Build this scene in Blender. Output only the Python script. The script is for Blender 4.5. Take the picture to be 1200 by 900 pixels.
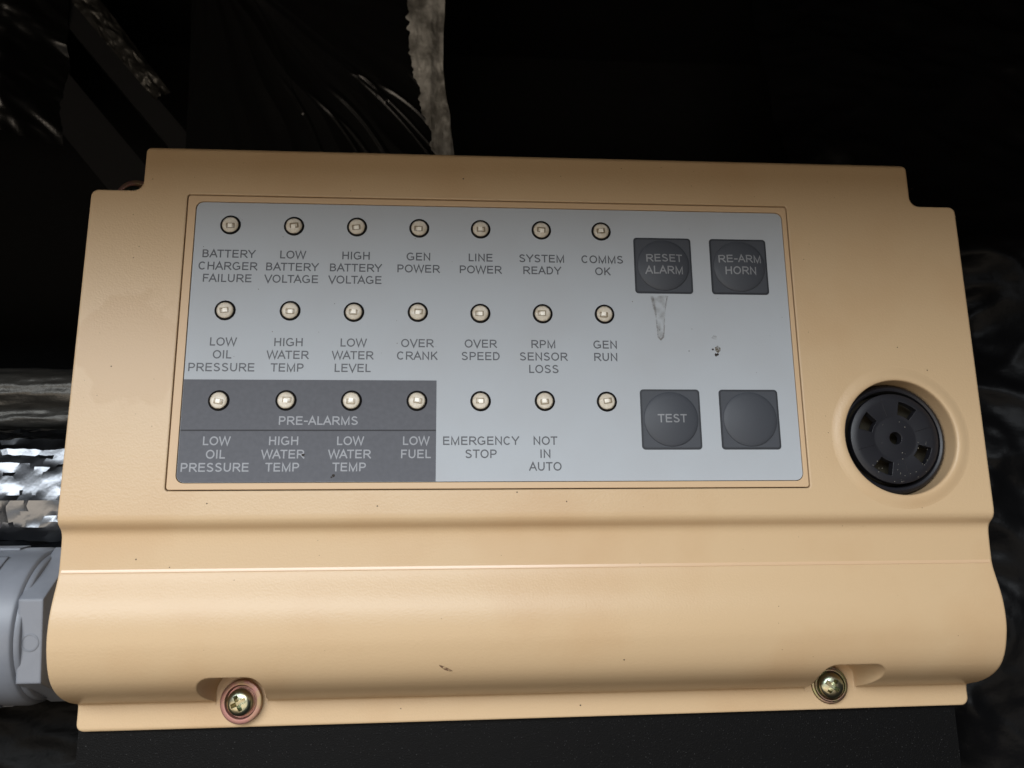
import bpy, bmesh, math, random
from mathutils import Vector, Matrix, noise
random.seed(7)
PI = math.pi
S = 0.001                                   # everything below is measured in millimetres
for o in list(bpy.data.objects): bpy.data.objects.remove(o)
scene = bpy.context.scene
COL = scene.collection

# ------------------------------------------------------------------ frame: panel axes -> world
# panel axes: x right, y up, z out of the panel towards the viewer; the panel hangs upright
ZOFF = 0.30
def W(p): return Vector((p[0]*S, -p[2]*S, p[1]*S + ZOFF))
def Wd(d): return Vector((d[0], -d[2], d[1]))

# ------------------------------------------------------------------ camera
cam = bpy.data.cameras.new('camera'); cob = bpy.data.objects.new('camera', cam); COL.objects.link(cob)
cam.sensor_fit = 'HORIZONTAL'; cam.sensor_width = 36; cam.lens = 27.9
cam.clip_start = 0.01; cam.clip_end = 50
R0, R1, R2 = (0.99750226, -0.01003226, 0.06991846), (-0.00440855, 0.97908993, 0.20338014), (-0.07049683, -0.20318039, 0.97660019)
cx, cy, cz = Wd(R0), Wd(R1), Wd(R2)
cl = W((10.195, -61.728, 203.657))
cob.matrix_world = Matrix(((cx.x, cy.x, cz.x, cl.x), (cx.y, cy.y, cz.y, cl.y), (cx.z, cy.z, cz.z, cl.z), (0, 0, 0, 1)))
cam.dof.use_dof = True; cam.dof.focus_distance = 0.215; cam.dof.aperture_fstop = 22
scene.camera = cob

# ------------------------------------------------------------------ light
world = bpy.data.worlds.new('World'); scene.world = world; world.use_nodes = True
bg = world.node_tree.nodes['Background']; bg.inputs[0].default_value = (1, 0.93, 0.85, 1); bg.inputs[1].default_value = 0.012
def area(name, loc, target, sx, sy, power, col):
    l = bpy.data.lights.new(name, 'AREA'); l.shape = 'RECTANGLE'; l.size = sx*S; l.size_y = sy*S
    l.energy = power; l.color = col
    o = bpy.data.objects.new(name, l); COL.objects.link(o)
    o.location = W(loc); o.rotation_euler = (W(target) - W(loc)).to_track_quat('-Z', 'Y').to_euler()
    return o
# overcast sky seen through the open door of the enclosure (above and behind the photographer, to the left)
area('sky_opening_lamp', (-270, 215, 700), (20, -40, 0), 1000, 330, 9.4, (0.895, 0.95, 1.0))
# dimmer, warmer light returned by the ground outside the door
area('ground_light_lamp', (-240, -290, 560), (20, 0, 0), 1100, 260, 1.75, (1.0, 0.86, 0.70))
vs = scene.view_settings
vs.view_transform = 'Standard'; vs.look = 'None'; vs.exposure = 0; vs.gamma = 1; vs.use_curve_mapping = False
scene.render.engine = 'CYCLES'

# ------------------------------------------------------------------ materials
def mat(name, col, rough=0.5, metal=0.0, spec=0.5, bump=None, bevel=0, var=None, coat=0):
    m = bpy.data.materials.new(name); m.use_nodes = True
    nt = m.node_tree; b = nt.nodes['Principled BSDF']
    b.inputs['Base Color'].default_value = (*col, 1); b.inputs['Roughness'].default_value = rough
    b.inputs['Metallic'].default_value = metal; b.inputs['Specular IOR Level'].default_value = spec
    b.inputs['Coat Weight'].default_value = coat
    tc = nt.nodes.new('ShaderNodeTexCoord'); last = None
    if bevel:
        bv = nt.nodes.new('ShaderNodeBevel'); bv.samples = 6; bv.inputs['Radius'].default_value = bevel*S; last = bv.outputs[0]
    for (scale, strength, dist, det) in (bump or []):
        n = nt.nodes.new('ShaderNodeTexNoise'); n.inputs['Scale'].default_value = scale; n.inputs['Detail'].default_value = det
        nt.links.new(tc.outputs['Object'], n.inputs['Vector'])
        bp = nt.nodes.new('ShaderNodeBump'); bp.inputs['Strength'].default_value = strength; bp.inputs['Distance'].default_value = dist*S
        nt.links.new(n.outputs['Fac'], bp.inputs['Height'])
        if last: nt.links.new(last, bp.inputs['Normal'])
        last = bp.outputs[0]
    if last: nt.links.new(last, b.inputs['Normal'])
    if var:                                   # (scale, second colour, low, high): uneven colour
        n = nt.nodes.new('ShaderNodeTexNoise'); n.inputs['Scale'].default_value = var[0]; n.inputs['Detail'].default_value = 5
        nt.links.new(tc.outputs['Object'], n.inputs['Vector'])
        mr = nt.nodes.new('ShaderNodeMapRange'); mr.inputs['From Min'].default_value = var[2]; mr.inputs['From Max'].default_value = var[3]
        nt.links.new(n.outputs['Fac'], mr.inputs['Value'])
        mx = nt.nodes.new('ShaderNodeMix'); mx.data_type = 'RGBA'
        mx.inputs['A'].default_value = (*col, 1); mx.inputs['B'].default_value = (*var[1], 1)
        nt.links.new(mr.outputs[0], mx.inputs['Factor']); nt.links.new(mx.outputs['Result'], b.inputs['Base Color'])
    return m
M = {}
M['beige'] = mat('beige_plastic', (0.625, 0.445, 0.262), 0.36, spec=0.5, bump=[(1900, 0.42, 0.11, 3), (6000, 0.12, 0.04, 1)], bevel=0.7, var=(28, (0.59, 0.40, 0.225), 0.50, 0.72))
def blotch(m, c, r):
    nt = m.node_tree; b = nt.nodes['Principled BSDF']; src = b.inputs['Base Color'].links[0].from_socket
    tc = nt.nodes.new('ShaderNodeTexCoord'); vm = nt.nodes.new('ShaderNodeVectorMath'); vm.operation = 'DISTANCE'; vm.inputs[1].default_value = Vector(c)*S
    n = nt.nodes.new('ShaderNodeTexNoise'); n.inputs['Scale'].default_value = 70; n.inputs['Detail'].default_value = 4
    ma = nt.nodes.new('ShaderNodeMath'); ma.operation = 'MULTIPLY_ADD'; ma.inputs[1].default_value = 0.022
    mr = nt.nodes.new('ShaderNodeMapRange'); mr.inputs['From Min'].default_value = (r+11)*S; mr.inputs['From Max'].default_value = (r+12.5)*S; mr.inputs['To Min'].default_value = 1; mr.inputs['To Max'].default_value = 0
    mx = nt.nodes.new('ShaderNodeMix'); mx.data_type = 'RGBA'; mx.inputs['B'].default_value = (0.56, 0.375, 0.205, 1)
    sc_ = nt.nodes.new('ShaderNodeMath'); sc_.operation = 'MULTIPLY'; sc_.inputs[1].default_value = 0.6
    L = nt.links.new
    L(tc.outputs['Object'], vm.inputs[0]); L(tc.outputs['Object'], n.inputs['Vector']); L(n.outputs['Fac'], ma.inputs[0]); L(vm.outputs['Value'], ma.inputs[2]); L(ma.outputs[0], mr.inputs['Value'])
    L(mr.outputs[0], sc_.inputs[0]); L(sc_.outputs[0], mx.inputs['Factor']); L(src, mx.inputs['A']); L(mx.outputs['Result'], b.inputs['Base Color'])
blotch(M['beige'], (-73-33, -8+106, 23), 13.5)
M['beige_line'] = mat('beige_moulding_line', (0.68, 0.47, 0.29), 0.28, spec=0.8)
M['bezel'] = mat('beige_bezel', (0.635, 0.443, 0.265), 0.42, spec=0.4, bump=[(5000, 0.08, 0.04, 1)], bevel=0.3)
M['membrane'] = mat('silver_grey_membrane', (0.448, 0.476, 0.508), 0.55, spec=0.3, bump=[(3500, 0.4, 0.06, 2)], var=(45, (0.432, 0.452, 0.478), 0.45, 0.75))
M['zone'] = mat('slate_print', (0.112, 0.115, 0.130), 0.6, spec=0.25, bump=[(3500, 0.25, 0.05, 2)], var=(900, (0.125, 0.128, 0.144), 0.35, 0.7))
M['zone_line'] = mat('zone_line', (0.045, 0.045, 0.05), 0.6, spec=0.2)
M['ink'] = mat('dark_ink', (0.07, 0.072, 0.083), 0.5, var=(2500, (0.105, 0.11, 0.12), 0.4, 0.7))
M['ink_key'] = mat('key_ink', (0.25, 0.255, 0.27), 0.5)
M['ink_light'] = mat('light_ink', (0.31, 0.32, 0.345), 0.5)
M['key_edge'] = mat('key_edge', (0.022, 0.024, 0.03), 0.5)
M['key'] = mat('key_slate', (0.064, 0.069, 0.081), 0.5, spec=0.35, bump=[(3500, 0.25, 0.05, 2)])
M['black'] = mat('black_plastic', (0.012, 0.012, 0.016), 0.42, bump=[(1500, 0.2, 0.05, 2)], bevel=0.25)
M['slot_shade'] = mat('slot_shade_brown', (0.03, 0.024, 0.012), 0.8)
M['led_hole_shadow'] = mat('led_hole_shadow', (0.010, 0.009, 0.009), 0.7, spec=0.15)
M['led_cup'] = mat('led_cup', (0.72, 0.675, 0.60), 0.35, var=(900, (0.62, 0.56, 0.46), 0.42, 0.66))
M['led_chip'] = mat('led_chip', (0.95, 0.92, 0.85), 0.25)
M['led_frame'] = mat('led_frame', (0.27, 0.22, 0.15), 0.4, metal=0.2)
M['zinc'] = mat('yellow_zinc', (0.50, 0.45, 0.30), 0.30, metal=1, bump=[(1500, 0.25, 0.06, 3)], var=(330, (0.45, 0.52, 0.40), 0.42, 0.62))
M['zinc_pink'] = mat('pink_zinc', (0.42, 0.22, 0.20), 0.45, metal=0.85, bump=[(1500, 0.2, 0.06, 3)], var=(260, (0.36, 0.27, 0.15), 0.5, 0.68))
M['zinc_dark'] = mat('dull_zinc', (0.36, 0.25, 0.20), 0.33, metal=1, bump=[(1500, 0.3, 0.06, 3)], var=(260, (0.30, 0.30, 0.16), 0.45, 0.62))
M['recess'] = mat('screw_recess', (0.05, 0.035, 0.035), 0.4, metal=0.8)
M['pvc'] = mat('grey_pvc', (0.215, 0.229, 0.262), 0.40, bump=[(700, 0.12, 0.1, 3)], bevel=1.0, var=(90, (0.185, 0.198, 0.226), 0.45, 0.65))
M['pvc_print'] = mat('pvc_print', (0.07, 0.075, 0.10), 0.5)
M['plate'] = mat('black_powder_coat', (0.006, 0.006, 0.0062), 0.5, spec=0.07, bump=[(2600, 0.9, 0.16, 3)], var=(2600, (0.10, 0.10, 0.10), 0.66, 0.76))  # grey specks in the colour stand in for sparkle off the coat
M['paint'] = mat('black_paint', (0.012, 0.012, 0.013), 0.5, bump=[(300, 0.3, 0.5, 3)])
M['wall'] = mat('enclosure_black', (0.006, 0.006, 0.006), 0.7, spec=0.2, bump=[(60, 0.4, 2, 4)])
M['film'] = mat('black_film', (0.005, 0.005, 0.0055), 0.34, spec=0.07, bump=[(110, 0.45, 1.0, 4)])
M['film_top'] = mat('glossy_black_film', (0.006, 0.006, 0.006), 0.27, spec=1.0, bump=[(120, 0.06, 0.6, 3)])
M['film_dull'] = mat('dull_black_film', (0.006, 0.006, 0.006), 0.5, spec=0.10, bump=[(160, 0.6, 1.2, 5)])
M['tape'] = mat('foil_tape', (0.58, 0.565, 0.53), 0.5, metal=0.15, bump=[(260, 0.9, 1.0, 6)], var=(120, (0.22, 0.21, 0.19), 0.38, 0.60))
M['foil'] = mat('foil', (0.20, 0.207, 0.22), 0.27, metal=1, bump=[(150, 0.25, 0.8, 3)])
M['foil_dull'] = mat('dull_foil', (0.09, 0.086, 0.078), 0.42, metal=0.7, bump=[(200, 0.6, 0.9, 4)])
M['dirt'] = mat('dirt', (0.025, 0.018, 0.014), 0.8)
def alpha_mat(name, col, scale, lo, hi, amax):
    m = mat(name, col, 0.6); nt = m.node_tree; b = nt.nodes['Principled BSDF']
    tc = nt.nodes.new('ShaderNodeTexCoord'); n = nt.nodes.new('ShaderNodeTexNoise'); n.inputs['Scale'].default_value = scale; n.inputs['Detail'].default_value = 4
    mr = nt.nodes.new('ShaderNodeMapRange'); mr.inputs['From Min'].default_value = lo; mr.inputs['From Max'].default_value = hi; mr.inputs['To Max'].default_value = amax
    nt.links.new(tc.outputs['Object'], n.inputs['Vector']); nt.links.new(n.outputs['Fac'], mr.inputs['Value']); nt.links.new(mr.outputs[0], b.inputs['Alpha'])
    return m
M['stain'] = alpha_mat('dried_drip', (0.16, 0.13, 0.10), 700, 0.40, 0.75, 0.5)
M['smear'] = alpha_mat('drip_film', (0.24, 0.22, 0.19), 420, 0.38, 0.80, 0.42)
M['rust'] = alpha_mat('rust_spot', (0.12, 0.085, 0.04), 1500, 0.30, 0.6, 0.85)
M['scuff'] = alpha_mat('scuff', (0.18, 0.10, 0.06), 1300, 0.30, 0.6, 0.8)
def lens_mat():
    m = bpy.data.materials.new('led_lens'); m.use_nodes = True; nt = m.node_tree
    for n in list(nt.nodes): nt.nodes.remove(n)
    out = nt.nodes.new('ShaderNodeOutputMaterial'); mx = nt.nodes.new('ShaderNodeMixShader')
    tr = nt.nodes.new('ShaderNodeBsdfTransparent'); tr.inputs[0].default_value = (0.97, 0.95, 0.92, 1)
    gl = nt.nodes.new('ShaderNodeBsdfGlossy'); gl.inputs['Roughness'].default_value = 0.2
    fr = nt.nodes.new('ShaderNodeFresnel'); fr.inputs[0].default_value = 1.33
    nt.links.new(fr.outputs[0], mx.inputs[0]); nt.links.new(tr.outputs[0], mx.inputs[1]); nt.links.new(gl.outputs[0], mx.inputs[2])
    nt.links.new(mx.outputs[0], out.inputs['Surface'])
    return m
M['lens'] = lens_mat()

# ------------------------------------------------------------------ mesh helpers (vertices in mm)
def mesh_from(name, verts, faces, m=None, smooth=None):
    me = bpy.data.meshes.new(name); me.from_pydata([Vector(v)*S for v in verts], [], faces); me.update()
    finish(me, m, smooth); return me
def finish(me, m=None, smooth=None):
    if m: me.materials.clear(); me.materials.append(M[m])
    if smooth is not None:
        bm = bmesh.new(); bm.from_mesh(me)
        for f in bm.faces: f.smooth = True
        for e in bm.edges: e.smooth = (len(e.link_faces) == 2 and e.calc_face_angle(0) < math.radians(smooth))
        bm.to_mesh(me); bm.free()
def fix(me):
    bm = bmesh.new(); bm.from_mesh(me); bmesh.ops.recalc_face_normals(bm, faces=bm.faces); bm.to_mesh(me); bm.free()
def put(name, me, loc, parent=None):
    """loc in mm, relative to the parent (panel axes)"""
    o = bpy.data.objects.new(name, me); COL.objects.link(o)
    if parent is None:
        o.location = W(loc); o.rotation_euler = (PI/2, 0, 0)
    else:
        o.parent = parent; o.location = Vector(loc)*S
    return o
def tag(o, label=None, cat=None, group=None, kind=None):
    if label: o['label'] = label
    if cat: o['category'] = cat
    if group: o['group'] = group
    if kind: o['kind'] = kind
    return o
def thing(name, loc, label, cat, group=None): return tag(put(name, None, loc), label, cat, group)
def rrect(x0, y0, x1, y1, r, n=6, rs=None):
    rs = rs or (r, r, r, r); pts = []                     # corners: BL, BR, TR, TL
    for (cx_, cy_, a0, q) in ((x0, y0, 180, 0), (x1, y0, 270, 1), (x1, y1, 0, 2), (x0, y1, 90, 3)):
        rr = max(rs[q], 1e-4); sx = 1 if q in (0, 3) else -1; sy = 1 if q in (0, 1) else -1
        for i in range(n+1):
            a = math.radians(a0 + 90*i/n); pts.append((cx_ + sx*rr + rr*math.cos(a), cy_ + sy*rr + rr*math.sin(a)))
    return pts
def prism(name, pts, z0, z1, m=None, smooth=30):
    n = len(pts); v = [(x, y, z0) for x, y in pts] + [(x, y, z1) for x, y in pts]
    f = [tuple(range(n-1, -1, -1)), tuple(range(n, 2*n))] + [(i, (i+1) % n, n+(i+1) % n, n+i) for i in range(n)]
    me = mesh_from(name, v, f, m); fix(me); finish(me, m, smooth); return me
def frame_mesh(name, outer, inner, z0, z1, m):
    n = len(outer); assert n == len(inner)
    v = [(x, y, z0) for x, y in outer] + [(x, y, z1) for x, y in outer] + [(x, y, z0) for x, y in inner] + [(x, y, z1) for x, y in inner]
    f = []
    for i in range(n):
        j = (i+1) % n
        f += [(i, j, n+j, n+i), (2*n+i, 3*n+i, 3*n+j, 2*n+j), (n+i, n+j, 3*n+j, 3*n+i), (i, 2*n+i, 2*n+j, j)]
    me = mesh_from(name, v, f, m); fix(me); finish(me, m, 30); return me
def lathe(name, prof, m, n=48, axis='z', smooth=35, wob=None):
    """prof: list of (r, t) with t along the axis; ends close when r == 0"""
    v = []; f = []; rings = []
    for r, t in prof:
        if r < 1e-6: rings.append([len(v)]); v.append((0, 0, t))
        else:
            rings.append(list(range(len(v), len(v)+n)))
            for i in range(n):
                a = 2*PI*i/n; rr = r + (wob(i, r, t) if wob else 0)
                v.append((rr*math.cos(a), rr*math.sin(a), t))
    for A, B in zip(rings, rings[1:]):
        for i in range(n):
            j = (i+1) % n
            if len(A) == 1 and len(B) == 1: continue
            if len(A) == 1: f.append((A[0], B[i], B[j]))
            elif len(B) == 1: f.append((A[i], A[j], B[0]))
            else: f.append((A[i], A[j], B[j], B[i]))
    if axis == 'x': v = [(z, y, -x) for x, y, z in v]
    me = mesh_from(name, v, f, m); fix(me); finish(me, m, smooth); return me
def box(name, x0, x1, y0, y1, z0, z1, m=None): return prism(name, [(x0, y0), (x1, y0), (x1, y1), (x0, y1)], z0, z1, m, None)
def boolean(me, cutters, ops):
    o = bpy.data.objects.new('work', me); COL.objects.link(o); tmp = []
    for c, op in zip(cutters, ops):
        co = bpy.data.objects.new('cut', c); COL.objects.link(co); tmp.append(co)
        md = o.modifiers.new('b', 'BOOLEAN'); md.operation = op; md.object = co; md.solver = 'EXACT'
    dg = bpy.context.evaluated_depsgraph_get(); dg.update()
    r = bpy.data.meshes.new_from_object(o.evaluated_get(dg))
    for c in tmp: bpy.data.objects.remove(c)
    bpy.data.objects.remove(o); return r
def weighted(o):
    md = o.modifiers.new('normals', 'WEIGHTED_NORMAL'); md.keep_sharp = True; md.weight = 80; md.mode = 'FACE_AREA'
def sheet(name, x0, x1, y0, y1, nx, ny, h, m, thick=0.0):
    v = []; f = []
    for j in range(ny+1):
        for i in range(nx+1):
            x = x0+(x1-x0)*i/nx; y = y0+(y1-y0)*j/ny; q = h(x, y)
            v.append(q if isinstance(q, tuple) else (x, y, q))
    for j in range(ny):
        for i in range(nx):
            a = j*(nx+1)+i; f.append((a, a+1, a+nx+2, a+nx+1))
    return mesh_from(name, v, f, m, 180)
def nz(x, y, z=0.0): return noise.noise(Vector((x, y, z)))
def ridge(x, y, z=0.0): return 1-2*abs(nz(x, y, z))

# ================================================================== the setting
def struct(name, me, loc=(0, 0, 0)): return tag(put(name, me, loc), kind='structure')
struct('back_wall', box('back_wall', -400, 480, -330, 260, -172, -168, 'wall'))
struct('ceiling', box('ceiling', -400, 480, 190, 196, -167, 235, 'wall'))
struct('added_light_blocker', box('added_light_blocker', -400, 480, 45, 189.5, 150, 165, 'wall'))  # added out of view: blocks the sky lamp so the panel darkens upwards
struct('wall_left', box('wall_left', -408, -402, -330, 260, -172, 235, 'wall'))
struct('wall_right', box('wall_right', 482, 488, -330, 260, -172, 235, 'wall'))
struct('floor', box('floor', -400, 480, -340, -334, -172, 235, 'wall'))

# ================================================================== alarm panel
PO = (33, -106, -23)                                   # foot of the panel on its bracket
panel = thing('alarm_panel', PO, 'beige plastic alarm panel with rows of round indicators, grey keypad and black buzzer', 'alarm panel')
def pl(x, y, z): return (x-PO[0], y-PO[1], z-PO[2])    # panel axes -> panel parent
XL, XR, YT = -86.7, 152.85, 46.2

# front cover: one profile run along x, cut to the outline with its two stepped top corners
def profile():
    p = [(YT, -23.0), (YT, -1.6)]
    for i in range(1, 7): a = PI/2*i/6; p.append((YT-1.6+1.6*math.cos(a), -1.6+1.6*math.sin(a)))
    p.append((-52.6, 0.0))
    ctrl = [(-53.6, -0.12), (-54.7, -0.65), (-55.5, -1.5), (-56.2, -2.4), (-57.1, -3.0), (-58.4, -3.32), (-60.5, -3.46), (-63.0, -3.54), (-65.6, -3.60),
            (-66.6, -3.56), (-67.6, -3.40), (-69.2, -2.98), (-71, -2.42), (-73.5, -1.66), (-76, -1.12), (-78.5, -0.86), (-81, -0.84), (-83.5, -1.12), (-86, -1.74), (-88.5, -2.6),
            (-90.9, -3.85), (-92.95, -5.5), (-94.75, -7.65), (-96.25, -10.1), (-97.5, -12.8), (-98.5, -15.5), (-99.2, -18.0), (-99.7, -20.0), (-100.0, -20.9), (-100.6, -21.25)]
    # smooth the control points (Catmull-Rom), keeping the little ridge crisp
    pts = [(-52.6, 0.0)] + ctrl + [(-101.6, -21.3)]
    for k in range(1, len(pts)-2):
        p0, p1, p2, p3 = pts[k-1], pts[k], pts[k+1], pts[k+2]
        for s in range(3):
            t = s/3
            p.append(tuple(0.5*(2*p1[c]+(p2[c]-p0[c])*t+(2*p0[c]-5*p1[c]+4*p2[c]-p3[c])*t*t+(3*p1[c]-p0[c]-3*p2[c]+p3[c])*t**3) for c in (0, 1)))
    p += [(-101.6, -21.3), (-105.8, -21.3)]
    for i in range(1, 5): a = PI/2*i/4; p.append((-105.8-1.2*math.sin(a), -22.5+1.2*math.cos(a)))
    p.append((-107.0, -23.0))
    return p
pr = profile(); n = len(pr)
v = [(XL-4, y, z) for y, z in pr] + [(XR+4, y, z) for y, z in pr]
f = [tuple(range(n)), tuple(range(2*n-1, n-1, -1))] + [(i, n+i, n+(i+1) % n, (i+1) % n) for i in range(n)]
body = mesh_from('cover', v, f); fix(body)
def arc(cx_, cy_, r, a0, a1, k=7): return [(cx_+r*math.cos(math.radians(a0+(a1-a0)*i/k)), cy_+r*math.sin(math.radians(a0+(a1-a0)*i/k))) for i in range(k+1)]
NX0, NX1, NY = -73.4, 139.7, 33.0
ol = arc(XL+2, -106.8+2, 2, 180, 270) + arc(XR-2, -105.5+2, 2, 270, 360)
ol += arc(XR-1.8, NY-1.8, 1.8, 0, 90) + arc(NX1+2.8, NY+2.8, 2.8, 270, 180) + arc(NX1-2.2, YT+5-2.2, 2.2, 0, 90)
ol += arc(NX0+2.2, YT+5-2.2, 2.2, 90, 180) + arc(NX0-2.8, NY+2.8, 2.8, 0, -90) + arc(XL+1.8, NY-1.8, 1.8, 90, 180)
ol = [(x, y if y < YT+2 else y) for x, y in ol]
# the top corners are rounded at the panel's own top edge
ol = [(x, y-5.0) if y > YT-2 and y > NY+8 else (x, y) for x, y in ol]
outline = prism('outline', ol, -40, 20, None, None)
def pocket(xa, xb, fl, fr):
    """screw pocket in the lower roll; fl, fr: how far its left and right walls flare"""
    lo = rrect(xa, -100.9, xb, -93.2, 0, 6, (0.01, 0.01, 4.2, 4.2)); hi = rrect(xa-fl, -100.9, xb+fr, -91.2, 0, 6, (0.01, 0.01, 4.6, 4.6))
    k = len(lo); v = [(x, y, -21.36) for x, y in lo] + [(x, y, 3.0) for x, y in hi]
    f = [tuple(range(k-1, -1, -1)), tuple(range(k, 2*k))] + [(i, (i+1) % k, k+(i+1) % k, k+i) for i in range(k)]
    me = mesh_from('pocket', v, f); fix(me); return me
HX, HY, HR = 129.4, -33.4, 15.45
hole = lathe('hole', [(0, -16), (HR+0.4, -16), (HR+0.4, 6), (0, 6)], None, 72)
BX0, BY0, BX1, BY1 = -61.8, -46.9, 103.25, 32.3
recess = prism('recess', rrect(BX0, BY0, BX1, BY1, 0.8), -2.2, 6, None, None)
hole.transform(Matrix.Translation(Vector((HX, HY, 0))*S))
cover_me = boolean(body, [outline, pocket(-52.0, -38.6, 2.6, 3.4), pocket(106.3, 120.6, 3.0, 3.6), hole, recess], ['INTERSECT', 'DIFFERENCE', 'DIFFERENCE', 'DIFFERENCE', 'DIFFERENCE'])
cover_me.name = 'cover'
cover_me.transform(Matrix.Translation(-Vector(PO)*S)); finish(cover_me, 'beige', 32)
cover = put('cover', cover_me, (0, 0, 0), panel); weighted(cover)
put('back_box', box('back_box', XL+1.5, XR-1.5, -98, 30, -60, -23.02, 'paint'), pl(0, 0, 0), panel)

bead = [(0.55, -0.06), (0.50, -0.01), (-0.12, 0.115), (-0.24, 0.115), (-0.42, 0.0), (-0.45, -0.1)]; nb = len(bead)
bv_ = [(x, y, z) for x in (XL+0.5, XR-0.5) for y, z in bead]
bme = mesh_from('moulding_line', bv_, [(i, i+1, nb+i+1, nb+i) for i in range(nb-1)]); finish(bme, 'beige_line', 20)
for p_ in bme.polygons:
    if p_.normal.z < 0: bme.flip_normals(); break
put('moulding_line', bme, pl(0, -66.35, -3.56), cover)
# soft raised lip and bore of the buzzer opening
lip = [(HR+3.7, 0.005), (HR+3.2, 0.05), (HR+2.6, 0.2), (HR+1.9, 0.36), (HR+1.2, 0.48), (HR+0.55, 0.46), (HR+0.15, 0.28), (HR, 0.0), (HR, -0.8), (HR-0.15, -15.5), (HR+0.38, -15.8)]
put('buzzer_lip', lathe('buzzer_lip', lip, 'beige', 96), pl(HX, HY, 0), cover)

# bezel frame and keypad
MX0, MY0, MX1, MY1 = -59.25, -44.8, 101.55, 30.2
o_ = rrect(BX0+0.3, BY0+0.3, BX1-0.3, BY1-0.3, 0.7, 8); i_ = rrect(MX0-0.18, MY0-0.18, MX1+0.18, MY1+0.18, 2.0, 8)
bez = put('bezel_frame', frame_mesh('bezel_frame', o_, i_, -2.1, -0.12, 'bezel'), pl(0, 0, 0), panel)
MZ = -0.30
memb = put('keypad', prism('keypad', rrect(MX0, MY0, MX1, MY1, 1.9, 8), -1.2, MZ, 'membrane'), pl(0, 0, 0), panel)
tag(memb, 'silver grey printed keypad membrane')
zone = put('prealarm_zone', prism('prealarm_zone', rrect(MX0+0.05, MY0+0.05, 5.15, -18.45, 0, 8, (1.85, 0.05, 0.05, 0.05)), MZ-0.1, MZ+0.03, 'zone'), (0, 0, 0), memb)
tag(zone, 'slate grey printed block behind the pre-alarm indicators')
put('dividing_line', box('dividing_line', MX0+0.1, 5.1, -31.8, -31.45, MZ, MZ+0.05, 'zone_line'), (0, 0, 0), memb)

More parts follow.
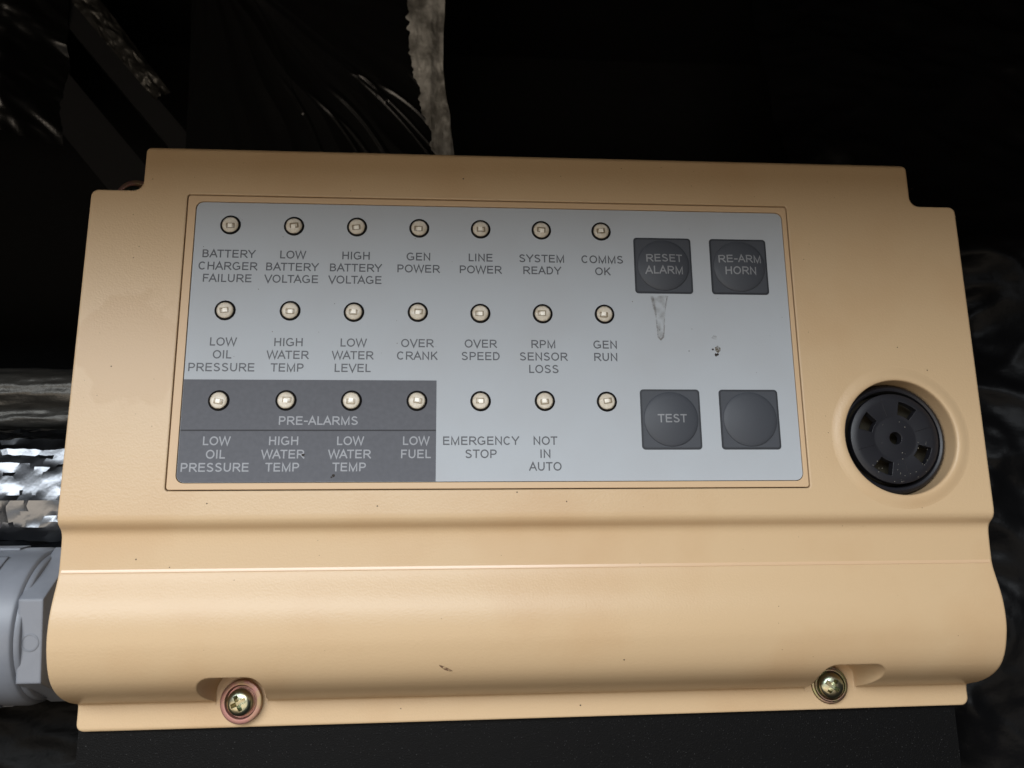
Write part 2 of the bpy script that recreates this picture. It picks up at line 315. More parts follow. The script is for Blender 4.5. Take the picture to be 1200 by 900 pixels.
# printed words: a plain grotesque drawn as strokes (cap height 1, stem 0.135)
CAP = 2.22; STEM = 0.156
ADV = dict(A=.667, B=.667, C=.722, D=.722, E=.667, F=.611, G=.778, H=.722, I=.278, K=.667, L=.556, M=.833, N=.722, O=.778, P=.667, R=.722, S=.667, T=.611, U=.722, V=.667, W=.944, Y=.667)
def ell(cx_, cy_, rx, ry, a0, a1, k=14): return [(cx_+rx*math.cos(math.radians(a0+(a1-a0)*i/k)), cy_+ry*math.sin(math.radians(a0+(a1-a0)*i/k))) for i in range(k+1)]
def glyph(ch):
    h = STEM/2; T = 1-h; Bm = h
    if ch == '-': return 0.56, [[(0.07, 0.42), (0.52, 0.42)]]
    w = ADV[ch]/0.716; l = 0.11+h; r = w-0.10-h
    if ch == 'A': return w, [[(0.045, 0), (w/2, T+0.02), (w-0.045, 0)], [(0.20, 0.345), (w-0.20, 0.345)]]
    if ch == 'B': return w, [[(l, 0), (l, 1)], [(l, T), (0.47, T)] + ell(0.47, 0.755, 0.255, 0.755-0.51, 90, -90)[0:0] + ell(0.48, (T+0.535)/2, 0.24, (T-0.535)/2, 90, -90) + [(l, 0.535)], [(0.46, 0.535)] + ell(0.50, (0.535+Bm)/2, 0.27, (0.535-Bm)/2, 90, -90) + [(l, Bm)]]
    if ch == 'C': return w, [ell(w/2+0.0, 0.5, w/2-0.065-h, 0.5-h+0.012, 42, 318, 22)]
    if ch == 'D': return w, [[(l, 0), (l, 1)], [(l, T), (0.46, T)] + ell(0.46, 0.5, r-0.46, T-0.5, 90, -90, 18) + [(l, Bm)]]
    if ch == 'E': return w, [[(l, 0), (l, 1)], [(l, T), (w-0.09, T)], [(l, 0.52), (w-0.13, 0.52)], [(l, Bm), (w-0.07, Bm)]]
    if ch == 'F': return w, [[(l, 0), (l, 1)], [(l, T), (w-0.07, T)], [(l, 0.50), (w-0.15, 0.50)]]
    if ch == 'G': return w, [ell(w/2-0.01, 0.5, w/2-0.065-h, 0.5-h+0.012, 45, 300, 22) + [(w-0.10-h, 0.17), (w-0.10-h, 0.44), (w/2+0.03, 0.44)]]
    if ch == 'H': return w, [[(l, 0), (l, 1)], [(r, 0), (r, 1)], [(l, 0.52), (r, 0.52)]]
    if ch == 'I': return w, [[(w/2, 0), (w/2, 1)]]
    if ch == 'K': return w, [[(l, 0), (l, 1)], [(w-0.10, 1.0), (l, 0.36)], [(0.40, 0.56), (w-0.07, 0.0)]]
    if ch == 'L': return w, [[(l, 1), (l, Bm), (w-0.05, Bm)]]
    if ch == 'M': return w, [[(l, 0), (l, T+0.0), (w/2, 0.06), (r, T), (r, 0)]]
    if ch == 'N': return w, [[(l, 0), (l, T), (r, Bm), (r, 1)]]
    if ch == 'O': e = ell(w/2, 0.5, w/2-0.06-h, 0.5-h+0.012, 0, 360, 30); return w, [e]
    if ch == 'P': return w, [[(l, 0), (l, 1)], [(l, T), (0.52, T)] + ell(0.53, (T+0.44)/2, 0.26, (T-0.44)/2, 90, -90) + [(l, 0.44)]]
    if ch == 'R': return w, [[(l, 0), (l, 1)], [(l, T), (0.58, T)] + ell(0.60, (T+0.48)/2, 0.25, (T-0.48)/2, 90, -90) + [(l, 0.48)], [(0.44, 0.47), (0.60, 0.40), (0.72, 0.24), (w-0.06, 0.0)]]
    if ch == 'S': return w, [ell(w/2, 0.735, 0.27, T-0.735+0.012, 20, 180, 10) + ell(w/2, 0.735, 0.27, 0.19, 180, 255, 6)[1:] + [(w/2+0.07, 0.50)] + ell(w/2, 0.27, 0.30, 0.20, 60, 0, 5) + ell(w/2, 0.27, 0.30, 0.27-h+0.012, 0, -165, 11)[1:]]
    if ch == 'T': return w, [[(w/2, 0), (w/2, T)], [(0.03, T), (w-0.03, T)]]
    if ch == 'U': return w, [[(l, 1), (l, 0.38)] + ell(w/2, 0.38, w/2-l, 0.38-h+0.012, 180, 360, 14)[1:-1] + [(r+0.0, 0.38), (r, 1)]]
    if ch == 'V': return w, [[(0.05, 1), (w/2, 0.03), (w-0.05, 1)]]
    if ch == 'W': return w, [[(0.06, 1), (0.35, 0.04), (w/2, 0.95), (w-0.35, 0.04), (w-0.06, 1)]]
    if ch == 'Y': return w, [[(0.05, 1), (w/2, 0.44)], [(w-0.05, 1), (w/2, 0.44), (w/2, 0)]]
KERN = {('A', 'T'): -.08, ('T', 'A'): -.08, ('W', 'A'): -.05, ('A', 'Y'): -.08, ('R', 'Y'): -.03, ('V', 'O'): -.03, ('L', 'T'): -.08, ('F', 'A'): -.06, ('A', 'V'): -.06}
def ribbon(bm, pts, z):
    q = [Vector(p) for p in pts]; closed = (q[0]-q[-1]).length < 1e-4
    if closed: q = q[:-1]
    n_ = len(q); L = []; Rr = []
    for i in range(n_):
        pa = q[i-1] if (i > 0 or closed) else None; pb = q[(i+1) % n_] if (i < n_-1 or closed) else None
        d1 = (q[i]-pa).normalized() if pa is not None else None; d2 = (pb-q[i]).normalized() if pb is not None else None
        d1 = d1 or d2; d2 = d2 or d1
        n1 = Vector((-d1.y, d1.x)); n2 = Vector((-d2.y, d2.x)); mm = (n1+n2)
        if mm.length < 1e-4: mm = n1
        mm.normalize(); k = min(STEM/2/max(mm.dot(n1), 0.3), STEM*1.25)
        L.append(bm.verts.new((*(q[i]+mm*k), z))); Rr.append(bm.verts.new((*(q[i]-mm*k), z)))
    for i in range(n_ if closed else n_-1):
        j = (i+1) % n_; bm.faces.new((L[i], Rr[i], Rr[j], L[j]))
def text_mesh(lines, cx_, m, lift=None):
    """lines: (text, y centre); returns one mesh of flat print around x = cx_"""
    bm = bmesh.new()
    for t, yc in lines:
        x = 0; prev = None; tb = bmesh.new()
        for ch in t:
            x += KERN.get((prev, ch), 0); w, st = glyph(ch)
            for k, pts in enumerate(st): ribbon(tb, [(px+x, py) for px, py in pts], 0.004*k/CAP)
            x += w; prev = ch
        for q in tb.verts: q.co = Vector(((q.co.x-x/2)*CAP+cx_, (q.co.y-0.5)*CAP+yc, q.co.z*CAP))
        tmp = bpy.data.meshes.new('t'); tb.to_mesh(tmp); tb.free(); bm.from_mesh(tmp); bpy.data.meshes.remove(tmp)
    if lift:
        for q in bm.verts: q.co.z += lift(q.co.x, q.co.y)
    for q in bm.verts: q.co *= S
    bmesh.ops.recalc_face_normals(bm, faces=bm.faces[:])
    for f_ in bm.faces:
        if f_.normal.z < 0: f_.normal_flip()
    me = bpy.data.meshes.new('caption'); bm.to_mesh(me); bm.free(); me.materials.append(M[m])
    return me
GX, GY = 16.70, 23.88
grid = [
 [['BATTERY', 'CHARGER', 'FAILURE'], ['LOW', 'BATTERY', 'VOLTAGE'], ['HIGH', 'BATTERY', 'VOLTAGE'], ['GEN', 'POWER'], ['LINE', 'POWER'], ['SYSTEM', 'READY'], ['COMMS', 'OK']],
 [['LOW', 'OIL', 'PRESSURE'], ['HIGH', 'WATER', 'TEMP'], ['LOW', 'WATER', 'LEVEL'], ['OVER', 'CRANK'], ['OVER', 'SPEED'], ['RPM', 'SENSOR', 'LOSS'], ['GEN', 'RUN']],
 [['LOW', 'OIL', 'PRESSURE'], ['HIGH', 'WATER', 'TEMP'], ['LOW', 'WATER', 'TEMP'], ['LOW', 'FUEL'], ['EMERGENCY', 'STOP'], ['NOT', 'IN', 'AUTO'], None]]
ytext = [(15.7, 12.28, 8.9), (-8.4, -11.8, -15.2), (-34.3, -37.7, -41.0)]
for r in range(3):
    for c in range(7):
        if grid[r][c] is None: continue
        light = r == 2 and c < 4
        put('caption', text_mesh([(t, ytext[r][k]) for k, t in enumerate(grid[r][c])], (c-3)*GX, 'ink_light' if light else 'ink'), (0, 0, MZ+(0.06 if light else 0.025)), memb)
put('caption', text_mesh([('PRE-ALARMS', -29.1)], -24.9, 'ink_light'), (0, 0, MZ+0.06), memb)

# indicators
lens_me = lathe('lens', [(2.19, -0.2), (2.19, 0.25), (2.08, 0.45), (1.8, 0.62), (1.35, 0.76), (0.75, 0.85), (0, 0.88)], 'lens', 32, smooth=60)
ring_me = lathe('hole_shadow_ring', [(2.2, -0.1), (2.2, 0.30), (2.26, 0.33), (2.34, 0.22), (2.62, 0.12), (2.70, 0.03), (2.70, -0.1)], 'led_hole_shadow', 40)  # dark colour stands in for the shadow in the hole round each lens
cup_me = lathe('reflector', [(2.18, 0.22), (1.9, 0.12), (1.5, 0.08), (1.1, 0.05), (0, 0.04)], 'led_cup', 32, smooth=60)
chip_me = box('chip', -0.55, 0.55, -0.5, 0.5, 0.05, 0.30, 'led_chip')
fr_me = frame_mesh('lead_frame', rrect(-1.15, -0.72, 1.15, 0.72, 0.2, 2), rrect(-0.74, -0.46, 0.74, 0.46, 0.1, 2), 0.04, 0.22, 'led_frame')
for r in range(3):
    for c in range(7):
        rnd = random.uniform
        l = put('indicator_light', lens_me, pl((c-3)*GX+rnd(-.12, .12), (1-r)*GY+rnd(-.1, .1), MZ+0.05), panel)
        l.rotation_euler = (rnd(-.02, .02), rnd(-.02, .02), rnd(-.15, .15))
        for nm, me in (('hole_shadow_ring', ring_me), ('reflector', cup_me), ('chip', chip_me), ('lead_frame', fr_me)):
            q = put(nm, me, (0, 0, 0.02 if nm != 'hole_shadow_ring' else 0), l)
            if nm in ('chip', 'lead_frame'): q.location = Vector((rnd(-.25, .25), rnd(-.22, .22), 0.02))*S

# push buttons
CAPR, CAPHH = 7.3, 0.85
SR = (CAPR**2+CAPHH**2)/(2*CAPHH)
def cap(x, y): return math.sqrt(max(SR*SR-x*x-y*y, 0))-SR+CAPHH
key_me = prism('push_button', rrect(-8.05, -8.05, 8.05, 8.05, 0.95), 0, 0.10, 'key_edge')
face_me = prism('key_face', rrect(-7.55, -7.55, 7.55, 7.55, 0.6), 0.02, 0.20, 'key')
dome_me = lathe('dome', [(CAPR, 0.0)] + [(CAPR-0.05, 0.22)] + [(CAPR-0.25-0.0*i, 0.30) for i in range(1)] + [((CAPR-0.5)*(1-i/9), 0.30+cap((CAPR-0.5)*(1-i/9), 0)) for i in range(10)], 'key', 64, smooth=60)
for (bx, by, lines, lab) in ((66.95, 14.15, [('RESET', 1.85), ('ALARM', -1.6)], 'dark button printed RESET ALARM'), (88.3, 14.15, [('RE-ARM', 2.0), ('HORN', -1.45)], 'dark button printed RE-ARM HORN'),
                             (66.95, -28.65, [('TEST', 0.1)], 'dark button printed TEST'), (88.3, -28.65, None, 'blank dark button')):
    b = tag(put('push_button', key_me, pl(bx, by, MZ), panel), lab)
    put('key_face', face_me, (0, 0, 0), b)
    put('dome', dome_me, (0, 0, 0.19), b)
    if lines: put('caption', text_mesh(lines, 0.1, 'ink_key', lambda x, y: cap(x, y)+0.56), (0, 0, 0), b)

# buzzer
bz = put('buzzer', lathe('buzzer', [(14.9, -15), (14.9, -4.6), (14.5, -3.9), (13.9, -3.6), (13.3, -3.9), (13.1, -5.2), (12.9, -9), (0, -9)], 'black', 120, smooth=40,
         wob=lambda i, r, t: (0.18 if (i % 2) else 0) if (r > 14.6) else 0), pl(HX, HY, 0), panel)
def grille():
    rr = [1.7, 3.2, 5.6, 6.0, 6.6, 10.3, 11.2, 12.3]; na = 96; bm = bmesh.new(); vv = {}
    for i, r in enumerate(rr):
        for a in range(na):
            t = 2*PI*a/na
            # slots have parallel inner and outer edges rather than arcs of the grid
            vv[i, a] = bm.verts.new((r*math.cos(t), r*math.sin(t), 0))
    for i in range(len(rr)-1):
        for a in range(na):
            deg = (a+0.5)*360/na
            slot = i == 4 and any(abs((deg-c+180) % 360-180) < 15 for c in (62, 150, -30, -118))
            if not slot: bm.faces.new((vv[i, a], vv[i, (a+1) % na], vv[i+1, (a+1) % na], vv[i+1, a]))
    r = bmesh.ops.extrude_face_region(bm, geom=bm.faces[:])
    top = [g for g in r['geom'] if isinstance(g, bmesh.types.BMVert)]
    for q in top:
        rad = q.co.length
        q.co.z += 2.2 - (0.35 if rad > 12 else 0) - (0.10 if 5.55 < rad < 6.05 else 0) + (0.12 if rad < 4 else 0)
    bmesh.ops.recalc_face_normals(bm, faces=bm.faces[:])
    for q in bm.verts: q.co *= S
    me = bpy.data.meshes.new('grille'); bm.to_mesh(me); bm.free(); finish(me, 'black', 25); return me
gr = put('grille', grille(), (0, 0, -4.9), bz)
put('slot_shade_disc', lathe('slot_shade_disc', [(0, -8.4), (12.6, -8.4), (12.6, -8.9), (0, -8.9)], 'slot_shade', 48), (0, 0, 0), bz)  # added behind the slots, its dark colour stands in for their shade
for k, a in enumerate((17, 106, 196, 286)):                       # raised seams between the slots
    s = put('seam', box('seam', 6.2, 11.0, -0.10, 0.10, 2.15, 2.225, 'black'), (0, 0, -4.9), bz); s.rotation_euler.z = math.radians(a)
dust = bmesh.new()
for k in range(34):
    a = random.uniform(0, 2*PI) if k < 16 else random.uniform(math.radians(205), math.radians(325)); rad = random.uniform(3, 11.5) if k < 16 else random.uniform(8.5, 12)
    bmesh.ops.create_icosphere(dust, subdivisions=1, radius=random.uniform(0.05, 0.13)*S, matrix=Matrix.Translation(Vector((rad*math.cos(a), rad*math.sin(a), -2.62))*S))
me = bpy.data.meshes.new('dust'); dust.to_mesh(me); dust.free(); M['dust'] = mat('dust', (0.35, 0.33, 0.28), 0.8); me.materials.append(M['dust'])
tag(put('dust', me, (0, 0, 0), bz), kind='stuff')

# screws with washers
head = lathe('screw', [(0, -2), (3.35, -2), (3.4, 0.5), (3.25, 1.1), (2.9, 1.55), (2.3, 1.85), (1.3, 2.02), (0, 2.06)], 'zinc', 40, smooth=60)
def taper(w0, w1, l0, l1, z0, z1):
    v = [(-l0, -w0, z0), (l0, -w0, z0), (l0, w0, z0), (-l0, w0, z0), (-l1, -w1, z1), (l1, -w1, z1), (l1, w1, z1), (-l1, w1, z1)]
    me = mesh_from('slot', v, [(3, 2, 1, 0), (4, 5, 6, 7), (0, 1, 5, 4), (1, 2, 6, 5), (2, 3, 7, 6), (3, 0, 4, 7)]); fix(me); return me
c1 = taper(0.42, 0.62, 1.2, 2.35, 0.2, 2.6); c2 = c1.copy(); c2.transform(Matrix.Rotation(PI/2, 4, 'Z'))
head_me = boolean(head, [c1, c2], ['DIFFERENCE', 'DIFFERENCE']); head_me.name = 'screw'; finish(head_me, 'zinc', 32)
wash_l = lathe('washer', [(3.3, 0), (3.9, 0.05), (4.15, 0.75), (4.3, 0.95), (5.2, 1.0), (5.45, 0.85), (5.5, 0)], 'zinc_pink', 56)
wash_s = lathe('washer', [(3.3, 0), (3.6, 0.1), (3.7, 1.1), (3.85, 1.3), (4.1, 1.3), (4.3, 1.1), (4.35, 0.6), (4.75, 0.55), (4.9, 0.4), (4.95, 0)], 'zinc_dark', 56)
for (x, y, z, tilt, rot, wm, lab) in ((-45.3, -100.1, -20.6, (-0.05, -0.09), 0.42, wash_l, 'cross-head screw with wide pink zinc washer'),
                                      (113.1, -99.3, -20.8, (-0.10, -0.06), 0.95, wash_s, 'cross-head screw with dull zinc washer'),
                                      (-79.7, 35.4, -11.0, (0, 0), 0.3, wash_l, 'dark cross-head screw behind the stepped corner')):
    s = tag(put('screw', head_me, pl(x, y, z+1.0), panel), lab); s.rotation_euler = (tilt[0], tilt[1], rot)
    put('washer', wm, (0, 0, -1.0), s)
put('screw_post', lathe('screw_post', [(0, -24), (4.6, -24), (4.6, -11.1), (0, -11.1)], 'paint', 32), pl(-79.7, 35.4, 0), panel)

# dirt on the keypad and the cover
def poly(name, pts, z, m, parent, kind=None):
    me = mesh_from(name, [(x, y, 0) for x, y in pts], [tuple(range(len(pts)))], m); o = put(name, me, (0, 0, z), parent)
    return o
def strip(pts, ws):
    L = []; Rr = []
    for i, (x, y) in enumerate(pts):
        a = Vector(pts[max(i-1, 0)]); b = Vector(pts[min(i+1, len(pts)-1)]); d = (b-a).normalized(); nn = Vector((-d.y, d.x))*ws[i]/2
        L.append((x+nn.x, y+nn.y)); Rr.append((x-nn.x, y-nn.y))
    return L+Rr[::-1]
poly('drip_mark', strip([(63.4, 5.4), (63.9, 2.5), (64.3, -0.5), (64.5, -3.5), (64.6, -5.6)], [0.9, 0.8, 0.45, 0.4, 0.3]), MZ+0.034, 'stain', memb)
poly('drip_mark', strip([(67.6, 5.2), (67.0, 2.2), (66.6, -1.0), (66.4, -4.0), (66.1, -6.0)], [0.3, 0.4, 0.3, 0.35, 0.3]), MZ+0.034, 'stain', memb)
poly('drip_mark', [(63.2, 5.5), (68.0, 5.5), (66.9, 1), (66.3, -6.2), (65.3, -7.0), (64.5, -6.2), (64.0, 1)], MZ+0.018, 'smear', memb)
poly('drip_mark', strip([(64.5, -4.9), (64.7, -6.2), (65.3, -6.9), (66.0, -6.2), (66.3, -4.9)], [0.3, 0.6, 0.6, 0.6, 0.25]), MZ+0.042, 'stain', memb)
def blob(cx_, cy_, r, k=12, e=0.3): return [(cx_+r*(1+random.uniform(-e, e))*math.cos(2*PI*i/k), cy_+r*(1+random.uniform(-e, e))*math.sin(2*PI*i/k)) for i in range(k)]
poly('rust_spot', blob(80.9, -9.4, 0.85), MZ+0.03, 'rust', memb); poly('rust_spot', blob(80.2, -6.2, 0.7), MZ+0.03, 'smear', memb)
for (x, y, r) in ((79.5, -9.5, 0.28), (80.2, -11.0, 0.42), (80.7, -10.9, 0.34), (65.1, -4.2, 0.13), (72.9, -10.0, 0.14)): poly('dirt_speck', blob(x, y, r), MZ+0.04, 'dirt', memb)
for (x, y, r) in ((-28.4, -37.9, 0.36), (-20.6, -43.2, 0.40), (-21.1, -43.6, 0.22)): poly('dirt_speck', blob(x, y, r), MZ+0.07, 'dirt', memb)
for k in range(26): poly('dirt_speck', blob(random.uniform(-57, 100), random.uniform(-17, 29), random.uniform(0.07, 0.15), 7), MZ+0.032, 'scuff', memb)
def cz_at(y):
    q = [p for p in pr if p[1] > -22]
    for (ya, za), (yb, zb) in zip(q, q[1:]):
        if yb <= y <= ya: return za+(zb-za)*(ya-y)/max(ya-yb, 1e-6)
    return 0.0
def speck(x, y, r, m='dirt'):
    pts = blob(x, y, r, 8); me = mesh_from('dirt_speck', [(a-PO[0], b-PO[1], cz_at(b)+0.05-PO[2]) for a, b in pts], [tuple(range(8))], m)
    put('dirt_speck', me, (0, 0, 0), cover)
for (x, y, r) in ((-9.4, -50.9, .22), (38.6, -50.0, .2), (25.9, -47.6, .2), (-68.6, -63.4, .25), (-60.4, -65.4, .16), (127.8, -50.9, .28), (131.2, -8.6, .2), (139, -15, .22), (-77.4, -15.2, .22), (52.6, -89.3, .22), (-51.3, -50.0, .2), (12, 38.5, .25), (44, -103.2, .25), (-4, -102.9, .2)): speck(x, y, r*0.8)
for k in range(60): speck(random.uniform(-84, 150), random.choice([random.uniform(34, 44), random.uniform(-98, -49)]), random.uniform(0.06, 0.13), 'scuff')
for k in range(20): speck(random.choice([random.uniform(-84, -64), random.uniform(106, 111)]), random.uniform(-45, 28), random.uniform(0.06, 0.14), 'scuff')
sc = [(6.3, -89.6), (7.2, -89.9), (8.6, -90.5), (9.8, -91.3), (9.0, -91.4), (7.6, -90.9), (6.6, -90.1)]
me = mesh_from('scuff', [(a-PO[0], b-PO[1], cz_at(b)+0.08-PO[2]) for a, b in sc], [tuple(range(len(sc)))], 'scuff'); put('scuff', me, (0, 0, 0), cover)

# ================================================================== bracket below
br = thing('mounting_bracket', (30, -215, -40), 'black textured steel bracket plate under the beige panel', 'bracket')
put('front_plate', box('front_plate', -117, 120, 0, 111.5, 14.2, 16.6, 'plate'), (0, 0, 0), br)
put('side_flange', box('side_flange', -117, -115, 0, 111, -80, 14.1, 'plate'), (0, 0, 0), br)
put('side_flange', box('side_flange', 118, 120, 0, 111, -80, 14.1, 'plate'), (0, 0, 0), br)

# ================================================================== conduit fitting at the left
FY, FZ = -80.0, -22.5
cf = thing('conduit_fitting', (-96, FY, FZ), 'grey plastic conduit fitting with hexagonal nut at the left of the panel', 'conduit fitting')
put('collar', lathe('collar', [(14, -120), (19.6, -120), (19.9, -2.2), (19.4, -0.4), (18.6, 0.1), (17.6, 0.0), (16.8, -0.6), (14, -0.8)], 'pvc', 96, 'x', 30), (0, 0, 0), cf)
for k in range(12):
    a = 2*PI*k/12 + 0.13
    rib = put('grip_rib', box('grip_rib', -70, -7.5, -2.6, 2.6, 19.2, 20.25, 'pvc'), (0, 0, 0), cf); rib.rotation_euler = (a, 0, 0)
hexp = [(17.4/math.cos(PI/6)*math.cos(PI/6+PI/3*i), 17.4/math.cos(PI/6)*math.sin(PI/6+PI/3*i)) for i in range(6)]
hx = prism('nut', hexp, 0.4, 6.2, None, None)
chm = lathe('cham', [(0, 0.2), (19.6, 0.2), (19.8, 1.6), (19.8, 5.2), (19.0, 6.4), (0, 6.4)], None, 64)
nut_me = hx; nut_me.transform(Matrix.Rotation(PI/2, 4, 'Y')); finish(nut_me, 'pvc', 28)
nut = put('nut', nut_me, (0, 0, 0), cf); nut.rotation_euler.x = 0.15
put('washer_flange', lathe('washer_flange', [(10, -0.6), (18.4, -0.6), (18.7, 0.3), (18.3, 1.3), (17, 1.6), (10, 1.6)], 'pvc', 72, 'x'), (0, 0, 0), cf)
put('threaded_neck', lathe('threaded_neck', [(13.6, 5)] + [(13.6+(0.5 if i % 2 else 0), 5.5+0.6*i) for i in range(8)] + [(12, 10.2), (9, 10.2)], 'pvc', 64, 'x'), (0, 0, 0), cf)
mk = lathe('moulded_mark', [(1.75, 0), (1.75, 0.12), (2.0, 0.16), (2.2, 0.12), (2.2, 0)], 'pvc', 32)
put('moulded_mark', mk, (3.3, -0.3, 17.38), nut)

for (ax, ang) in ((-11.5, 0.12), (-11.5, -0.62)):
    mk2 = put('moulded_mark', frame_mesh('moulded_mark', rrect(-6, -2.6, 6, 2.6, 0.3, 2), rrect(-5.6, -2.2, 5.6, 2.2, 0.2, 2), 19.6, 20.02, 'pvc_print'), (ax, 0, 0), cf); mk2.rotation_euler = (-ang, 0, 0)
# ================================================================== foil-wrapped pipes at the left
def foil_tube(name, y, z, r, x0, x1, m, amp, fx, fa, nx, na, seed, label, facet=False):
    v = []; f = []
    for i in range(nx+1):
        x = x0+(x1-x0)*i/nx
        for a in range(na):
            t = 2*PI*a/na; c_, s_ = math.cos(t), math.sin(t)
            h = ridge(x*fx, c_*fa, s_*fa+seed)*0.6 + 0.4*ridge(x*fx*2.3, c_*fa*2.2+seed, s_*fa*2.2) + 0.22*nz(x*fx*5, c_*fa*4+seed, s_*fa*4)
            rr = r*(1+0.03*math.sin(3*t+seed)) + amp*h
            if facet:
                rr += 0.9*(1 if (a*4//na+a*9//na) % 2 else 0) + random.uniform(-0.22, 0.22)
                v.append((x+random.uniform(-0.6, 0.6), s_*rr, c_*rr*0.62)); continue
            v.append((x, s_*rr, c_*rr))
    for i in range(nx):
        for a in range(na):
            b = (a+1) % na; f.append((i*na+a, i*na+b, (i+1)*na+b, (i+1)*na+a))
    f += [tuple(range(na)), tuple(nx*na+k for k in range(na-1, -1, -1))]
    me = mesh_from(name, v, f, m); fix(me); finish(me, m, 14 if facet else 180)
    return tag(put(name, me, (0, y, z)), label, 'pipe')
foil_tube('foil_wrapped_pipe', -45.5, -44, 18.0, -330, -64, 'foil', 1.7, 0.075, 2.3, 150, 84, 3.1, 'shiny crinkled silver foil wrapped pipe above the grey conduit fitting', True)
foil_tube('foil_wrapped_pipe', -9.5, -62, 6.6, -340, -60, 'foil_dull', 0.9, 0.035, 2.2, 200, 60, 9.7, 'thin dull grey foil wrapped pipe, upper one of the two')
foil_tube('foil_wrapped_pipe', -18.6, -62, 4.2, -340, -60, 'foil_dull', 0.7, 0.03, 2.2, 200, 50, 15.2, 'thin dark grey foil wrapped pipe, just under the upper thin pipe')

# ================================================================== black films and tape behind
px_, py_ = -92.0, 176.0
CREASE = [(-59.2, 121.5, -42.7, 91.0, 0.9, 1.0), (-49.7, 117.3, -28.2, 91.4, 1.0, 1.1), (-44.8, 112.2, -24.3, 91.5, 1.1, 0.8), (-40.8, 119.1, -17.7, 91.7, 1.3, 1.5), (-34.4, 128.8, 3.0, 92.3, 0.8, 0.9),
          (-32.6, 125.4, -0.3, 91.5, 0.8, 1.0), (-31.9, 124.7, -20.9, 116.0, 1.2, 1.2), (-20.7, 120.5, 2.2, 101.5, 1.2, 1.5), (-72.4, 156.2, -55.7, 118.6, 0.8, 0.5), (-8.9, 125.9, 0.8, 107.4, 0.8, 1.0)]
def fan(x, y):
    dx, dy = x-px_, y-py_; a = math.atan2(dy, dx); d = math.hypot(dx, dy)
    h = 0.9*ridge(a*5+0.3*nz(d*0.03, 0, 5), d*0.010, 2.2) + 0.12*ridge(a*17, d*0.016, 7.7) + 1.5*nz(x*0.02, y*0.02, 3)
    for (x0, y0, x1, y1, w, am) in CREASE:              # sharp straight folds pulled tight in the film
        ux, uy = x1-x0, y1-y0; L2 = ux*ux+uy*uy; t = ((x-x0)*ux+(y-y0)*uy)/L2
        if -0.05 < t < 1.3:
            bow = 1.6*math.sin(PI*min(max(t, 0), 1)); q = ((x-x0)*uy-(y-y0)*ux)/math.sqrt(L2)+bow
            if abs(q) < w: h += am*(1-abs(q)/w)*0.58*min(1, (t+0.05)*4)
    return h
fs = sheet('plastic_film', -95, 4.5, 70, 189, 340, 300, lambda x, y: (x, y, fan(x, y)+0.10*(y-100)), 'film_top')
tag(put('plastic_film', fs, (0, 0, -88)), 'black plastic film with sharp straight folds above the panel', 'plastic film')
def tape_h(x, y):
    k = (y-60)/130; w = 1.6+7.4*k+0.8*nz(y*0.12, 1, 1); c_ = 7.5-14*k+1.2*math.sin(y*0.09)
    xx = c_+w*x-(2.2*max(0, ridge(y*0.11, 3, 2))+1.2*nz(y*0.5, 4, 4))*max(0, -x)**3
    return (xx, y, 0.8*nz(xx*0.10, y*0.05, 3)+1.3*ridge(xx*0.20, y*0.02, 8)+0.35*ridge(xx*0.5, y*0.25, 4)+2.2-0.6*x*x+0.14*(y-100))
ts = sheet('foil_tape', -1, 1, 60, 189, 60, 260, tape_h, 'tape')
tag(put('foil_tape', ts, (0, 0, -80)), 'narrow crinkled silver foil tape strip running up behind the panel', 'tape')
def crump(seed, amp, sx, sy, rot):
    c_, s_ = math.cos(rot), math.sin(rot)
    def h(x, y):
        u, w = (c_*x+s_*y), (-s_*x+c_*y)
        u2 = u+9*nz(u*0.02, w*0.02, seed); w2 = w+9*nz(u*0.02, w*0.02, seed+9)
        return amp*(1.6*ridge(u2*sx, w2*sy, seed)+0.8*ridge(u2*sx*2.3, w2*sy*2.1, seed+3)+0.45*ridge(u2*sx*5, w2*sy*4, seed+5)+0.2*nz(u*sx*11, w*sy*9, seed))
    return h
rh = crump(21.3, 3.0, 0.020, 0.015, 0.9)
rs_ = sheet('plastic_film', 140, 430, -230, 186, 260, 360, lambda x, y: (x, y, rh(x, y)+(x-160)*0.42-max(0, y-40)*0.25), 'film')
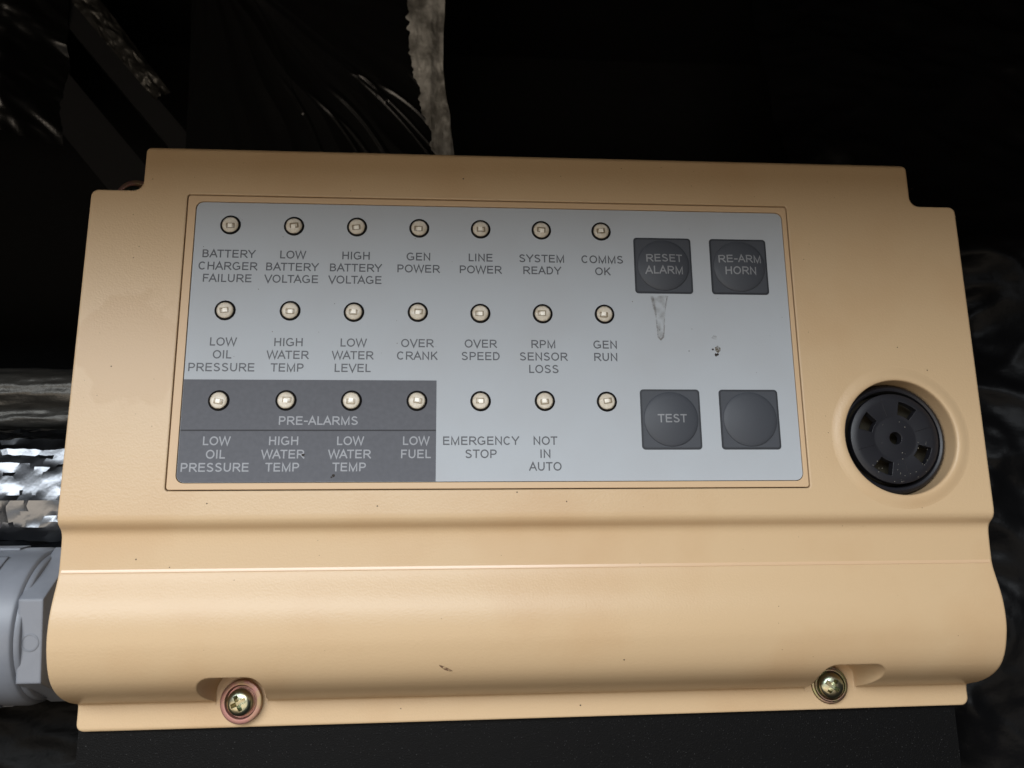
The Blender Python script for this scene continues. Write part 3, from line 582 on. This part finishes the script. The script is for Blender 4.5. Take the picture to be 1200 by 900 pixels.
tag(put('plastic_film', rs_, (0, 0, -62)), 'crumpled black plastic film hanging at the right of the panel', 'plastic film')
lh = crump(41.3, 1.8, 0.012, 0.045, 0.0)
ls = sheet('plastic_film', -360, -70, -215, -70, 200, 130, lambda x, y: (x, y, lh(x, y)), 'film_dull')
tag(put('plastic_film', ls, (0, 0, -72)), 'dark rumpled film at the lower left below the conduit fitting', 'plastic film')
uh = crump(11.9, 1.7, 0.02, 0.05, -0.45)
us = sheet('plastic_film', -300, -146, 96, 189, 150, 110, lambda x, y: (x, y, uh(x, y)-max(0, x+163)*0.9+0.12*(y-110)), 'film_top')
tag(put('plastic_film', us, (0, 0, -84)), 'wrinkled black film in the top left corner beside the rails', 'plastic film')
# diagonal rails top left
def rail(name, a, b, w, d, m, label, cat):
    a, b = Vector(a), Vector(b); dr = (b-a); L = dr.length; ang = math.atan2(dr.y, dr.x)
    me = prism(name, rrect(0, -w/2, L, w/2, 1.0), 0, d, m, 30); o = put(name, me, a)
    o.rotation_euler = (PI/2, 0, 0); o.rotation_euler = (Matrix.Rotation(PI/2, 3, 'X') @ Matrix.Rotation(ang, 3, 'Z')).to_euler()
    return tag(o, label, cat)
M['rail'] = mat('dark_grey_paint', (0.019, 0.019, 0.020), 0.42, bump=[(250, 0.3, 0.5, 3)])
rail('frame_rail', (-198, 176, -104), (-100, 60, -104), 17, 8, 'rail', 'broad dark grey steel rail nearest the top left corner', 'rail')
rail('frame_rail', (-170, 181, -100), (-84, 79, -100), 9, 8, 'rail', 'narrow dark grey steel rail running beside the foil strip', 'rail')
def strip_h(t, s):
    x = -150+ t*44; y = 170 - t*55; w = 5.2*(1-0.35*t)
    return (x+w*s*0.80, y+w*s*0.60, 1.6*ridge(t*6, s*0.9, 4)+0.9*ridge(t*14, s*2, 6)+2-2*s*s)
ss = sheet('foil_tape', 0, 1, -1, 1, 120, 30, strip_h, 'foil_dull')
tag(put('foil_tape', ss, (0, 0, -92)), 'short dull grey foil strip along the narrow top left rail', 'tape')
